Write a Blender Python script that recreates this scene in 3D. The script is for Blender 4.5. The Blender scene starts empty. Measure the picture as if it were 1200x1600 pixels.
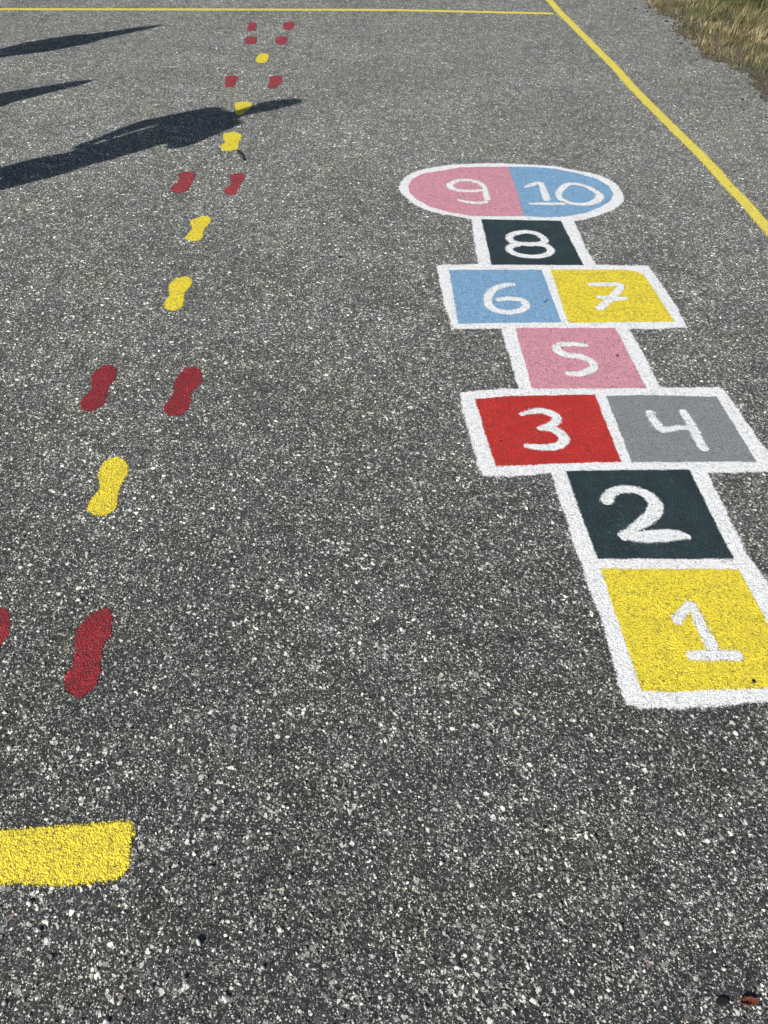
import bpy, bmesh, math, random
import numpy as np
from mathutils import Vector, Matrix
from mathutils.geometry import tessellate_polygon
random.seed(7); RNG = np.random.default_rng(11)
S = bpy.context.scene
COL = S.collection

# ------------------------------------------------------------------ camera
CAM_H = 1.5
FPX, PITCH, ROLL = 1200.0, math.radians(45.227), math.radians(2.665)   # focal length for a 1200 x 1600 picture
cp, sp, cr, sr = math.cos(PITCH), math.sin(PITCH), math.cos(ROLL), math.sin(ROLL)
FW = Vector((0, cp, -sp)); _R = Vector((1, 0, 0)); _U = Vector((0, sp, cp))
RT = _R * cr + _U * sr; UP = _U * cr - _R * sr
cam = bpy.data.cameras.new("camera"); camo = bpy.data.objects.new("camera", cam); COL.objects.link(camo)
cam.sensor_fit = 'VERTICAL'; cam.sensor_height = 24; cam.lens = 24 * FPX / 1600
cam.clip_start = .02; cam.clip_end = 500
M3 = Matrix((RT, UP, -FW)).transposed()
camo.matrix_world = Matrix.Translation((0, 0, CAM_H)) @ M3.to_4x4()
S.camera = camo

# ------------------------------------------------------------------ sky and sun
TAN = .55; SUN_EL = math.atan(TAN)
w = bpy.data.worlds.new("World"); S.world = w; w.use_nodes = True
nt = w.node_tree; bg = nt.nodes["Background"]
sky = nt.nodes.new("ShaderNodeTexSky"); sky.sky_type = 'NISHITA'; sky.sun_disc = False
sky.sun_elevation = SUN_EL; sky.sun_rotation = math.radians(225)
nt.links.new(sky.outputs[0], bg.inputs[0]); bg.inputs[1].default_value = .05
sl = bpy.data.lights.new("sun", 'SUN'); sl.energy = 5.0; sl.angle = math.radians(.53); sl.color = (1, .965, .91)
so = bpy.data.objects.new("sun", sl); COL.objects.link(so)
h2 = math.sqrt(.5)
so.rotation_euler = Vector((h2, h2, -TAN)).to_track_quat('-Z', 'Y').to_euler(); so.location = (-5, -5, 6)
S.view_settings.view_transform = 'Standard'; S.view_settings.look = 'None'
S.view_settings.gamma = 1; S.view_settings.exposure = .48

# ------------------------------------------------------------------ helpers
def at(x, y):
    """the point of the flat ground seen at a pixel of the 1200 x 1600 photograph (read once to survey the markings)"""
    d = FW * FPX + RT * (x - 600) - UP * (y - 800)
    k = -CAM_H / d.z
    return (d.x * k, d.y * k)

def Z(ox, oy, s, pts):
    return [(ox + a / s, oy + b / s) for a, b in pts]

def tag(o, label=None, cat=None, group=None, kind=None):
    for k, v in (('label', label), ('category', cat), ('group', group), ('kind', kind)):
        if v: o[k] = v
    return o

def link(name, me, mat=None, parent=None):
    o = bpy.data.objects.new(name, me); COL.objects.link(o)
    if mat: me.materials.append(mat)
    if parent: o.parent = parent
    return o

def empty(name, loc=(0, 0, 0), rz=0):
    o = bpy.data.objects.new(name, None); COL.objects.link(o); o.location = loc; o.rotation_euler = (0, 0, rz)
    o.empty_display_size = .1
    return o

def catmull(P, closed, n=6):
    out = []; N = len(P); rng = range(N) if closed else range(N - 1)
    for i in rng:
        g = (lambda k: P[k % N]) if closed else (lambda k: P[max(0, min(N - 1, k))])
        p0, p1, p2, p3 = map(np.array, (g(i - 1), g(i), g(i + 1), g(i + 2)))
        for t in np.arange(n) / n:
            out.append(.5 * ((2 * p1) + (-p0 + p2) * t + (2 * p0 - 5 * p1 + 4 * p2 - p3) * t * t + (-p0 + 3 * p1 - 3 * p2 + p3) * t ** 3))
    if not closed: out.append(np.array(P[-1], float))
    return np.array(out)

def resample(P, step, closed):
    P = np.array(P, float)
    if closed: P = np.vstack([P, P[:1]])
    out = []
    for a, b in zip(P[:-1], P[1:]):
        n = max(1, int(round(np.linalg.norm((b - a)[:2]) / step)))
        for k in range(n): out.append(a + (b - a) * k / n)
    if not closed: out.append(P[-1])
    return np.array(out)

def wob(n, amp, closed=True, k=3):
    r = RNG.normal(0, 1, n)
    for _ in range(k): r = (np.roll(r, 1) + r + np.roll(r, -1)) / 3
    return r / (r.std() + 1e-9) * amp

def normals(P, closed):
    if closed: T = np.roll(P, -1, 0) - np.roll(P, 1, 0)
    else: T = np.gradient(P, axis=0)
    T /= np.linalg.norm(T, axis=1)[:, None] + 1e-12
    return np.stack([T[:, 1], -T[:, 0]], 1)

def mesh_cover(name, V, Fs, cover):
    me = bpy.data.meshes.new(name); me.from_pydata([tuple(v) for v in V], [], Fs); me.update()
    a = me.attributes.new("cover", 'FLOAT', 'POINT'); a.data.foreach_set("value", np.array(cover, np.float32))
    return me

PAINTED = []          # outlines that keep loose stone chips out of the paint
def sheet(name, px, z, mat, parent=None, rim=.009, curve=True, world=False, jit=.0012, step=.008, mask=True, sharp=False):
    """a coat of paint: outline -> filled polygon with a thin feathered rim"""
    P = [tuple(p) for p in px] if world else [at(*p) for p in px]
    if curve: P = catmull(P, True, 5)
    P = resample(P, step, True)
    x, y = P[:, 0], P[:, 1]
    if (np.roll(x, -1) * y - x * np.roll(y, -1)).sum() > 0: P = P[::-1]
    # counter-clockwise now; outward normal
    N = normals(P, True)
    for _ in range(3): N = np.roll(N, 1, 0) + N + np.roll(N, -1, 0); N /= np.linalg.norm(N, axis=1)[:, None]
    P = P + N * wob(len(P), jit)[:, None]
    A = P - N * min(rim * .5, .005); B = P + N * (rim - min(rim * .5, .005)) * .9
    if mask: PAINTED.append(B)
    n = len(P)
    V = [(a[0], a[1], z) for a in A] + [(b[0], b[1], z) for b in B]
    tris = tessellate_polygon([[Vector((p[0], p[1], 0)) for p in A]])
    Fs = [t if (A[t[1]][0] - A[t[0]][0]) * (A[t[2]][1] - A[t[0]][1]) - (A[t[1]][1] - A[t[0]][1]) * (A[t[2]][0] - A[t[0]][0]) > 0 else t[::-1] for t in map(tuple, tris)] + [(i, n + i, n + (i + 1) % n, (i + 1) % n) for i in range(n)]
    me = mesh_cover(name, V, Fs, [1] * n + [0] * n)
    return link(name, me, mat, parent)

def ribbons(name, strokes, z, mat, parent=None, rim=.007, world=False, jit=.0012, curve=True, mask=True):
    """brush strokes: each stroke = (points, widths in metres)"""
    V, Fs, Cv = [], [], []
    for si, (px, wd) in enumerate(strokes):
        P = [tuple(p) for p in px] if world else [at(*p) for p in px]
        if not hasattr(wd, '__len__'): wd = [wd] * len(P)
        Q = [(p[0], p[1], q * (1.16 if curve else 1)) for p, q in zip(P, wd)]
        if curve: Q = catmull(Q, False, 8)
        Q = resample(Q, .006 if curve else .02, False)
        C = Q[:, :2]; W = np.maximum(Q[:, 2] * .5, .001); N = normals(C, False); n = len(C)
        # round the two ends
        s = np.concatenate([[0], np.cumsum(np.linalg.norm(np.diff(C, axis=0), axis=1))]); L = s[-1]
        e = np.minimum(s, L - s); r = W
        cap = np.where(e < r, np.sqrt(np.clip(1 - (1 - e / r) ** 2, .04, 1)), 1)
        W = W * cap
        rows = []
        zz = z + si * .0001 + s / max(L, .3) * .0003
        for k, off in enumerate((-1, -.5, .5, 1)):
            j = wob(n, jit)
            o = np.sign(off) * (W + (rim * .5 if abs(off) == 1 else -np.minimum(rim * .5, W * .6)) + j)
            rows.append(C + N * o[:, None])
        b = len(V)
        for k in range(4):
            V += [(p[0], p[1], q) for p, q in zip(rows[k], zz)]
            c = np.ones(n) if k in (1, 2) else np.zeros(n)
            c[0] = c[-1] = 0
            Cv += list(c)
        for k in range(3):
            for i in range(n - 1):
                Fs.append((b + k * n + i, b + (k + 1) * n + i, b + (k + 1) * n + i + 1, b + k * n + i + 1))
        if mask: PAINTED.append(np.vstack([rows[0], rows[3][::-1]]))
    me = mesh_cover(name, V, Fs, Cv)
    o = link(name, me, mat, parent)
    # faces upward
    bm = bmesh.new(); bm.from_mesh(me)
    for f in bm.faces:
        if f.normal.z < 0: f.normal_flip()
    bm.to_mesh(me); bm.free()
    return o

# ------------------------------------------------------------------ node helpers
class NT:
    def __init__(s, tree): s.t = tree; s.n = tree.nodes; s.l = tree.links
    def new(s, typ, **kw):
        n = s.n.new(typ)
        for k, v in kw.items(): setattr(n, k, v)
        return n
    def put(s, sock, v):
        if v is None: return
        if isinstance(v, bpy.types.NodeSocket): s.l.new(v, sock)
        else: sock.default_value = v
    def math(s, op, a, b=None, c=None, clamp=False):
        n = s.new("ShaderNodeMath", operation=op); n.use_clamp = clamp
        for i, v in enumerate((a, b, c)): s.put(n.inputs[i], v) if v is not None else None
        return n.outputs[0]
    def vmath(s, op, a, b=None):
        n = s.new("ShaderNodeVectorMath", operation=op); s.put(n.inputs[0], a); s.put(n.inputs[1], b)
        return n.outputs["Value"] if op in ('DOT_PRODUCT', 'LENGTH') else n.outputs[0]
    def scale(s, a, k):
        n = s.new("ShaderNodeVectorMath", operation='SCALE'); s.put(n.inputs[0], a); s.put(n.inputs["Scale"], k); return n.outputs[0]
    def smooth(s, v, lo, hi, a=0., b=1.):
        n = s.new("ShaderNodeMapRange", interpolation_type='SMOOTHSTEP')
        s.put(n.inputs[0], v); s.put(n.inputs[1], lo); s.put(n.inputs[2], hi); s.put(n.inputs[3], a); s.put(n.inputs[4], b)
        return n.outputs[0]
    def mix(s, f, a, b):
        n = s.new("ShaderNodeMix", data_type='RGBA'); s.put(n.inputs[0], f); s.put(n.inputs[6], a); s.put(n.inputs[7], b); return n.outputs[2]
    def mixf(s, f, a, b):
        n = s.new("ShaderNodeMix", data_type='FLOAT'); s.put(n.inputs[0], f); s.put(n.inputs[2], a); s.put(n.inputs[3], b); return n.outputs[0]
    def noise(s, vec, sc, det=2., rough=.5, dim='3D'):
        n = s.new("ShaderNodeTexNoise", noise_dimensions=dim); s.put(n.inputs["Vector"], vec)
        n.inputs["Scale"].default_value = sc; n.inputs["Detail"].default_value = det; n.inputs["Roughness"].default_value = rough
        return n
    def vor(s, vec, sc, feat='F1', rnd=1.):
        n = s.new("ShaderNodeTexVoronoi", voronoi_dimensions='2D', feature=feat); s.put(n.inputs["Vector"], vec)
        n.inputs["Scale"].default_value = sc; n.inputs["Randomness"].default_value = rnd; return n
    def ramp(s, f, stops, interp='LINEAR'):
        n = s.new("ShaderNodeValToRGB"); s.put(n.inputs[0], f); r = n.color_ramp; r.interpolation = interp
        while len(r.elements) < len(stops): r.elements.new(.5)
        for e, (p, c) in zip(r.elements, stops): e.position = p; e.color = (*c, 1) if len(c) == 3 else c
        return n.outputs[0]

# aggregate: stones of four sizes bedded in bitumen, shared by the bare surface and everything painted on it
def make_aggregate():
    g = bpy.data.node_groups.new("aggregate", 'ShaderNodeTree')
    for nm, ty in (("Color", 'NodeSocketColor'), ("Height", 'NodeSocketFloat'), ("Stone", 'NodeSocketFloat'), ("Rand", 'NodeSocketFloat')):
        g.interface.new_socket(nm, in_out='OUTPUT', socket_type=ty)
    T = NT(g); out = T.new("NodeGroupOutput")
    geo = T.new("ShaderNodeNewGeometry").outputs["Position"]
    d = T.noise(geo, 300, 1)
    dv = T.scale(T.vmath('SUBTRACT', d.outputs["Color"], (.5, .5, .5)), .0035)
    p = T.vmath('ADD', geo, dv)
    fine = T.noise(geo, 900, 2, .6).outputs[0]
    col = T.ramp(fine, [(.3, (.011, .0115, .012)), (.7, (.05, .05, .049))])
    hgt = T.math('MULTIPLY', fine, .0004)
    stone = 0.; rnd = .5
    patch = T.smooth(T.noise(T.vmath('ADD', geo, (3, 1, 0)), 16, 4, .7).outputs[0], .32, .68, .60, 1.40)
    #        scale dens  h0     tilt    edge
    LAY = ((560, .48, .0007, .0009, .06), (300, .44, .0012, .0016, .07), (175, .25, .0018, .0024, .06), (105, .09, .0022, .0030, .05))
    for i, (sc, dens, h0, tilt, eg) in enumerate(LAY):
        off = T.vmath('ADD', p, (i * 3.7, i * 1.9, 0))
        a = T.vor(off, sc); b = T.vor(off, sc, 'DISTANCE_TO_EDGE')
        sep = T.new("ShaderNodeSeparateColor"); T.put(sep.inputs[0], a.outputs["Color"])
        r, gg, bb = sep.outputs
        inn = T.smooth(b.outputs["Distance"], eg * .5, eg * 2.4)
        has = T.math('LESS_THAN', r, T.math('MULTIPLY', patch, dens))
        m = T.math('MULTIPLY', inn, has)
        loc = T.vmath('SUBTRACT', off, a.outputs["Position"])
        dirv = T.vmath('SUBTRACT', a.outputs["Color"], (.5 * dens, .5, .5))
        tl = T.math('MULTIPLY', T.vmath('DOT_PRODUCT', loc, dirv), sc * tilt)
        h = T.math('MULTIPLY_ADD', bb, h0 * .7, T.math('ADD', tl, h0 * .65))
        sc_col = T.ramp(gg, [(0, (.023, .0245, .026)), (.36, (.046, .049, .051)), (.56, (.096, .100, .099)), (.72, (.205, .21, .196)), (.86, (.42, .425, .385)), (1, (.68, .675, .61))])
        hue = T.mix(T.math('GREATER_THAN', bb, .965), sc_col, T.mix(.45, sc_col, (.17, .10, .075, 1)))
        grain = T.smooth(fine, .2, .8, .8, 1.15)
        hue = T.vmath('MULTIPLY', hue, T.new("ShaderNodeCombineXYZ").outputs[0]) if False else T.scale(hue, grain)
        col = T.mix(m, col, hue)
        hgt = T.mixf(m, hgt, h)
        stone = T.math('MAXIMUM', m, stone)
        rnd = T.mixf(m, rnd, gg)
    # broad wear: paler dusty and browner patches
    big = T.noise(geo, 1.6, 4, .6).outputs[0]; mid = T.noise(geo, 9, 3, .6).outputs[0]
    k = T.math('MULTIPLY', T.smooth(big, .3, .7, .86, 1.14), T.smooth(mid, .25, .75, .88, 1.12))
    spk = T.noise(geo, 75, 2, .7).outputs[0]
    spk2 = T.noise(T.vmath('ADD', geo, (4, 4, 0)), 140, 2, .7).outputs[0]
    k = T.math('MULTIPLY', k, T.math('MULTIPLY', T.smooth(spk, .32, .68, .74, 1.26), T.smooth(spk2, .32, .68, .78, 1.22)))
    # brightening with distance from the flatter viewing angle, painted into the asphalt colour
    far_lift = T.smooth(T.math('ADD', T.new("ShaderNodeSeparateXYZ").outputs[1], T.math('MULTIPLY', big, 1.2)), 0.6, 5.2, .02, .50)
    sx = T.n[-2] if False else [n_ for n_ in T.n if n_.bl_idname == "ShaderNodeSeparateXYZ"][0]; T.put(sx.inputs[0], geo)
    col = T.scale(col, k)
    col = T.scale(col, T.math('MULTIPLY_ADD', far_lift, 2.1, 1.))
    col = T.mix(T.math('MULTIPLY', far_lift, .35), col, (.21, .212, .192, 1))
    warm = T.smooth(T.noise(T.vmath('ADD', geo, (9, 4, 0)), 3.2, 3, .6).outputs[0], .45, .7, 0., .45)
    col = T.mix(warm, col, T.vmath('MULTIPLY', col, (1.08, 1.04, .88)))
    cool = T.smooth(T.noise(T.vmath('ADD', geo, (2, 7, 0)), 7.5, 2, .6).outputs[0], .55, .75, 0., .5)
    col = T.mix(cool, col, T.vmath('MULTIPLY', col, (.98, .97, 1.12)))
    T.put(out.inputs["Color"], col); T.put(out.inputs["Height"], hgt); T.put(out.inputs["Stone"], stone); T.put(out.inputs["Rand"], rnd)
    return g
AGG = make_aggregate()

def base_mat(name):
    m = bpy.data.materials.new(name); m.use_nodes = True
    T = NT(m.node_tree); b = T.n["Principled BSDF"]
    return m, T, b

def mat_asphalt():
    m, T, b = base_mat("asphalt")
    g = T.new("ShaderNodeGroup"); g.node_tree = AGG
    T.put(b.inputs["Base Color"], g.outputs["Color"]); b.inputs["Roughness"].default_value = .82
    b.inputs["Specular IOR Level"].default_value = .3
    bp = T.new("ShaderNodeBump"); bp.inputs["Strength"].default_value = 1; bp.inputs["Distance"].default_value = 1.0
    T.put(bp.inputs["Height"], g.outputs["Height"]); T.put(b.inputs["Normal"], bp.outputs[0])
    return m

def mat_paint(name, colr, var=.12, wear=.10, bleed=0.0, thin=0., pit=.5, relief=.8, rough=.6):
    """paint film over the aggregate: bare pits and chips, feathered rim"""
    m, T, b = base_mat(name)
    g = T.new("ShaderNodeGroup"); g.node_tree = AGG
    geo = T.new("ShaderNodeNewGeometry").outputs["Position"]
    n1 = T.noise(geo, 14, 4, .65).outputs[0]; n2 = T.noise(geo, 230, 2, .6).outputs[0]; n3 = T.noise(geo, 60, 3, .6).outputs[0]
    c = T.scale((*colr,), T.math('MULTIPLY', T.smooth(n1, .3, .7, 1 - var, 1 + var), T.smooth(n2, .2, .8, .86, 1.12)))
    # grime tint
    c = T.mix(T.smooth(n3, .58, .78, 0., .22), c, (.16, .14, .11, 1))
    # the paler/darker stones show faintly through a thin film
    if thin > 0:
        c = T.mix(thin, c, T.vmath('MULTIPLY', T.scale(g.outputs["Color"], 2.2), (*[min(1.6, .15 + 1.6 * q) for q in colr],)))
    la = T.vor(T.vmath('ADD', geo, T.scale(T.noise(geo, 240, 1).outputs["Color"], .004)), 260); lb = T.vor(geo, 150)
    # bare pits: low gaps between stones, more of them where worn
    low = T.smooth(g.outputs["Height"], .0002, .0009, 1., 0.)
    worn = T.smooth(T.math('ADD', T.math('MULTIPLY', n1, .5), T.math('MULTIPLY', n3, .5)), .5 - wear, .72, 0., 1.)
    fleck = T.smooth(T.noise(T.vmath('ADD', geo, (5, 3, 0)), 150, 2, .6).outputs[0], 0.605 - pit * .03, .635 - pit * .03, 0., 1.)
    pits = T.math('MAXIMUM', T.math('MULTIPLY', low, T.math('MULTIPLY_ADD', worn, 1 - pit * .4, pit * .4)), T.math('MULTIPLY', fleck, T.math('MULTIPLY_ADD', worn, 1., .55)), clamp=True)
    crev = T.math('MULTIPLY', T.smooth(la.outputs['Distance'], .56, .78), T.smooth(T.noise(geo, 120, 3, .7).outputs[0], .44, .60, .0, .95))
    pits = T.math('MAXIMUM', pits, crev)
    c = T.mix(T.math('MULTIPLY', pits, pit * 1.9, clamp=True), c, T.mix(.2, (.03, .03, .03, 1), c))
    T.put(b.inputs["Base Color"], c); b.inputs["Roughness"].default_value = rough; b.inputs["Specular IOR Level"].default_value = .35
    lump_ = T.math('ADD', T.math('MULTIPLY', T.smooth(la.outputs["Distance"], 0., .75), -.0014), T.math('MULTIPLY', T.smooth(lb.outputs["Distance"], 0., .8), -.0010))
    lump_ = T.math('ADD', lump_, T.math('MULTIPLY', g.outputs["Height"], .8))
    bp = T.new("ShaderNodeBump"); bp.inputs["Strength"].default_value = relief; bp.inputs["Distance"].default_value = 1.0
    T.put(bp.inputs["Height"], lump_); T.put(b.inputs["Normal"], bp.outputs[0])
    # ragged rim: paint reaches further over high stones
    at_ = T.new("ShaderNodeAttribute", attribute_name="cover")
    n5 = T.noise(T.vmath('ADD', geo, (1, 8, 0)), 330, 2, .7).outputs[0]
    thr = T.math('ADD', T.smooth(n5, .3, .7, 0., .75), T.math('MULTIPLY', T.math('SUBTRACT', .0022, g.outputs["Height"]), 170.))
    a = T.smooth(T.math('SUBTRACT', T.math('MULTIPLY', at_.outputs["Fac"], 1.25), thr), -.05, .10)
    a = T.math('MAXIMUM', a, T.math('GREATER_THAN', at_.outputs["Fac"], .985))
    T.put(b.inputs["Alpha"], a)
    return m

def flat_mat(name, c, rough=.7, var=.2, sc=40, bump=.0, sss=0):
    m, T, b = base_mat(name)
    tc = T.new("ShaderNodeTexCoord").outputs["Object"]
    n = T.noise(tc, sc, 4, .6).outputs[0]
    T.put(b.inputs["Base Color"], T.scale((*c,), T.smooth(n, .3, .7, 1 - var, 1 + var))); b.inputs["Roughness"].default_value = rough
    if bump:
        bp = T.new("ShaderNodeBump"); bp.inputs["Distance"].default_value = bump; T.put(bp.inputs["Height"], n); T.put(b.inputs["Normal"], bp.outputs[0])
    return m

def attr_mat(name, stops, attr="rnd", rough=.7, trans=0, grain=0):
    m, T, b = base_mat(name)
    a = T.new("ShaderNodeAttribute", attribute_name=attr)
    c = T.ramp(a.outputs["Fac"], stops)
    if grain:
        n = T.noise(T.new("ShaderNodeNewGeometry").outputs["Position"], 700, 2, .6).outputs[0]
        c = T.scale(c, T.smooth(n, .3, .7, 1 - grain, 1 + grain))
    T.put(b.inputs["Base Color"], c); b.inputs["Roughness"].default_value = rough
    b.inputs["Specular IOR Level"].default_value = .3
    return m

WHITE = mat_paint("white_paint", (.90, .905, .91), .03, .08, pit=.36, relief=.6)
YELLOW = mat_paint("yellow_paint", (.92, .735, .048), .07, .12, pit=.46, relief=.62)
YELLOW_OLD = mat_paint("worn_yellow_paint", (.90, .76, .12), .06, .10, pit=.35)
PINK = mat_paint("pink_paint", (.75, .34, .42), .08, .10, pit=.42)
BLUE = mat_paint("blue_paint", (.245, .455, .69), .08, .10, pit=.42)
TEAL = mat_paint("dark_green_paint", (.015, .036, .043), .28, .05, thin=.10, pit=.25)
RED = mat_paint("red_paint", (.62, .030, .022), .17, .10, pit=.5)
GREY = mat_paint("grey_paint", (.27, .285, .29), .10, .05, pit=.4)
FADED_RED = mat_paint("faded_red_paint", (.43, .035, .048), .14, .16, thin=.14, pit=.6)
MAROON = mat_paint("dark_red_paint", (.36, .014, .026), .18, .14, thin=.07, pit=.6)

# ------------------------------------------------------------------ setting: ground
def plane(name, x0, y0, x1, y1, z, mat):
    me = bpy.data.meshes.new(name); me.from_pydata([(x0, y0, z), (x1, y0, z), (x1, y1, z), (x0, y1, z)], [], [(0, 1, 2, 3)])
    return link(name, me, mat)
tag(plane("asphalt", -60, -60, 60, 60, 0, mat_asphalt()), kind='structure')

# ------------------------------------------------------------------ the hopscotch court
court = empty("hopscotch_court", (*at(980, 740), 0))
tag(court, "painted hopscotch court with white borders, coloured squares and numerals 1 to 10", "hopscotch court")
def own(o, par):          # keep world placement under an offset parent
    m = Matrix.Translation(-par.matrix_world.translation)
    o.data.transform(m); return o
court_off = Vector((*at(980, 740), 0))
def fix(o): o.data.transform(Matrix.Translation(-court_off)); o.parent = court; return o

border_px = [(862, 739), (879, 795), (897, 850), (915, 900), (927, 935), (945, 980), (957, 1030), (970, 1077), (979, 1099),
  (1000, 1106), (1050, 1106), (1100, 1104), (1150, 1100), (1200, 1095), (1298, 1088),
  (1197, 908), (1165, 865), (1130, 789), (1103, 738), (1160, 738), (1200, 737), (1217, 736), (1200, 707), (1179, 679), (1153, 641), (1132, 611),
  (1123, 606), (1070, 606), (1031, 606), (1005, 553), (982, 514), (1020, 514), (1073, 512), (1059, 483), (1034, 446), (1013, 416), (960, 415),
  (931, 414), (915, 388), (897, 346),
  (907, 344), (932, 338), (957, 328), (971, 317), (974, 307), (968, 295), (957, 284), (932, 273), (898, 266), (865, 260), (832, 258), (793, 256),
  (752, 256), (710, 257.5), (677, 262), (650, 268), (633, 277.5), (626, 288), (624, 297), (635, 309), (652, 322), (677, 331), (710, 338), (735, 342),
  (738, 343), (741, 374), (748, 413), (700, 414), (683, 415), (689, 446), (695, 477), (704.5, 507), (710, 514), (784, 514), (797, 561), (811, 608), (760, 610),
  (720, 614), (722, 637), (737, 690), (747, 725), (755, 743), (800, 745)]
i0 = border_px.index((897, 346)); i1 = border_px.index((738, 343))
border_px = border_px[:i0 + 1] + [tuple(p) for p in catmull(border_px[i0 + 1:i1], False, 5)] + border_px[i1:]
fix(sheet("white_border", border_px, .0010, WHITE, curve=False, rim=.014, jit=.0012))

LW = .022
SQ = [
 ("yellow square painted with a white numeral 1", [(938, 889), (1154, 890), (1253, 1074), (1150, 1077), (1050, 1082), (1002, 1081)], YELLOW, False,
  [([(1054, 976), (1070, 953), (1082, 942)], [.024, .022, .016]), ([(1080, 941), (1095, 978), (1117, 1021)], [.018, .023, .027]), ([(1071, 1026), (1112, 1024), (1162, 1025.5)], [.022, .026, .026])]),
 ("dark green square painted with a white numeral 2", [(883, 736), (1077, 734), (1146, 874), (933, 874)], TEAL, False,
  [([(951, 790), (949, 779), (961, 768), (981, 765), (1004, 770), (1021, 784), (1023, 798), (1007, 815), (966, 841)], [.034, .030, .027, .026, .028, .034, .036, .032, .016]),
   ([(968, 841), (1000, 840), (1030, 838), (1058, 837), (1080, 841)], [.014, .034, .040, .032, .008])]),
 ("bright red square painted with a white numeral 3", [(742, 624), (800, 619), (880, 618), (929, 617), (971, 722), (900, 724), (774, 729)], RED, False,
  [([(811, 649), (830, 644), (848, 643), (865, 649), (870, 657), (860, 665), (838, 671)], [.010, .022, .026, .026, .026, .024, .010]),
   ([(840, 671), (862, 671), (877, 680), (881, 689), (872, 697), (850, 700), (817, 697)], [.014, .026, .028, .030, .026, .024, .016])]),
 ("grey square painted with a white numeral 4", [(947, 619), (1000, 618), (1119, 620), (1182, 722), (1080, 722), (987, 723)], GREY, False,
  [([(1013, 641), (1022, 658), (1032, 670), (1042, 672), (1060, 669), (1086, 669)], [.022, .026, .027, .024, .020, .018]), ([(1065, 640), (1079, 663), (1090, 686), (1103, 707)], [.024, .026, .028, .026])]),
 ("pink square painted with a white numeral 5", [(805, 513), (961, 513), (1010, 607), (831, 608)], PINK, False,
  [([(919, 541), (897, 538.5), (869, 539)], [.014, .026, .024]), ([(868, 539), (872, 549), (884, 555), (906, 558), (923, 565), (928, 573.5), (919, 581), (901, 585), (882, 583.6)], [.024, .028, .028, .026, .027, .028, .026, .026, .018])]),
 ("light blue square painted with a white numeral 6", [(701, 422), (846, 422), (877, 504), (716, 506)], BLUE, False,
  [([(806, 445), (785, 447), (770, 454), (762, 466), (765, 478.6), (777, 486), (798, 489), (815, 485), (822, 477.6), (815, 470), (795, 467), (774, 470)], [.018, .026, .028, .030, .030, .028, .026, .027, .028, .026, .024, .018])]),
 ("yellow square painted with a crossed white numeral 7", [(860, 422), (975, 422), (992, 424), (1006, 430), (1054, 503), (888, 505)], YELLOW, False,
  [([(917, 445), (940, 445), (966, 445), (969, 450), (957, 464), (934, 485)], [.020, .026, .024, .026, .028, .028]), ([(931, 464), (957, 467.5), (982, 467)], [.018, .026, .018])]),
 ("dark green square painted with a white numeral 8", [(752, 343), (876, 345.5), (912, 415), (768, 414)], TEAL, False,
  [([(835, 382.5), (822, 382.5), (802, 379), (795.5, 372), (803, 366), (821, 363), (838.5, 366), (849, 373), (849, 379.5), (835, 382.5)], .028),
   ([(814, 382), (799, 385), (796, 391), (807, 398), (829, 401.5), (850, 400), (860, 394), (857, 387), (845, 383), (826, 382), (812, 382)], .028)]),
 ("pink left half of the end circle painted with a white numeral 9", [(791.5, 261), (752, 261), (718, 262), (690, 267), (660, 272), (643, 281), (637.5, 292), (640, 302), (652, 313), (673, 324), (702, 332), (735, 337.5), (777, 338.5), (818, 338), (809, 303), (794, 261)], PINK, 'half',
  [([(758, 294), (748, 286), (730, 282), (713, 283.5), (702.5, 290), (710, 296.7), (727, 299), (743, 299), (758, 297.5)], [.024, .026, .026, .026, .028, .026, .024, .022, .020]),
   ([(757, 293), (760, 305), (762, 314)], [.02, .026, .026]), ([(762, 315), (752, 317.5), (733, 317), (714, 312.5)], [.022, .022, .022, .010])]),
 ("light blue right half of the end circle painted with the white number 10", [(793, 261), (832, 261), (865, 264), (898, 270), (932, 280), (950, 290), (958, 302), (955, 313), (940, 323), (915, 333), (882, 339), (848, 340), (817, 338), (808, 303)], BLUE, 'half',
  [([(819, 294), (831, 289), (844, 285)], [.012, .024, .026]), ([(844, 285), (849, 297), (855, 315)], [.022, .028, .032]), ([(825, 319), (848, 319), (885, 319)], [.008, .022, .020]),
   ([(878, 315), (872.5, 304), (883, 290.5), (898, 288), (917, 292.5), (932, 301), (937, 308), (927, 317.5), (907, 320), (887, 317), (874, 309)], [.022, .028, .028, .024, .026, .030, .034, .034, .026, .024, .022])]),
]
for i, (lab, px, mat, cv, strokes) in enumerate(SQ):
    q = fix(sheet("circle_half" if cv else "square", px, .0016 if mat is not PINK else .0018, mat, curve=False, rim=.010, jit=.0007, mask=False))
    tag(q, lab)
    n = ribbons("numeral", strokes, .0021, WHITE, curve=True, rim=.013, jit=.0007, mask=False)
    n.data.transform(Matrix.Translation(-court_off)); n.parent = q

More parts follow.
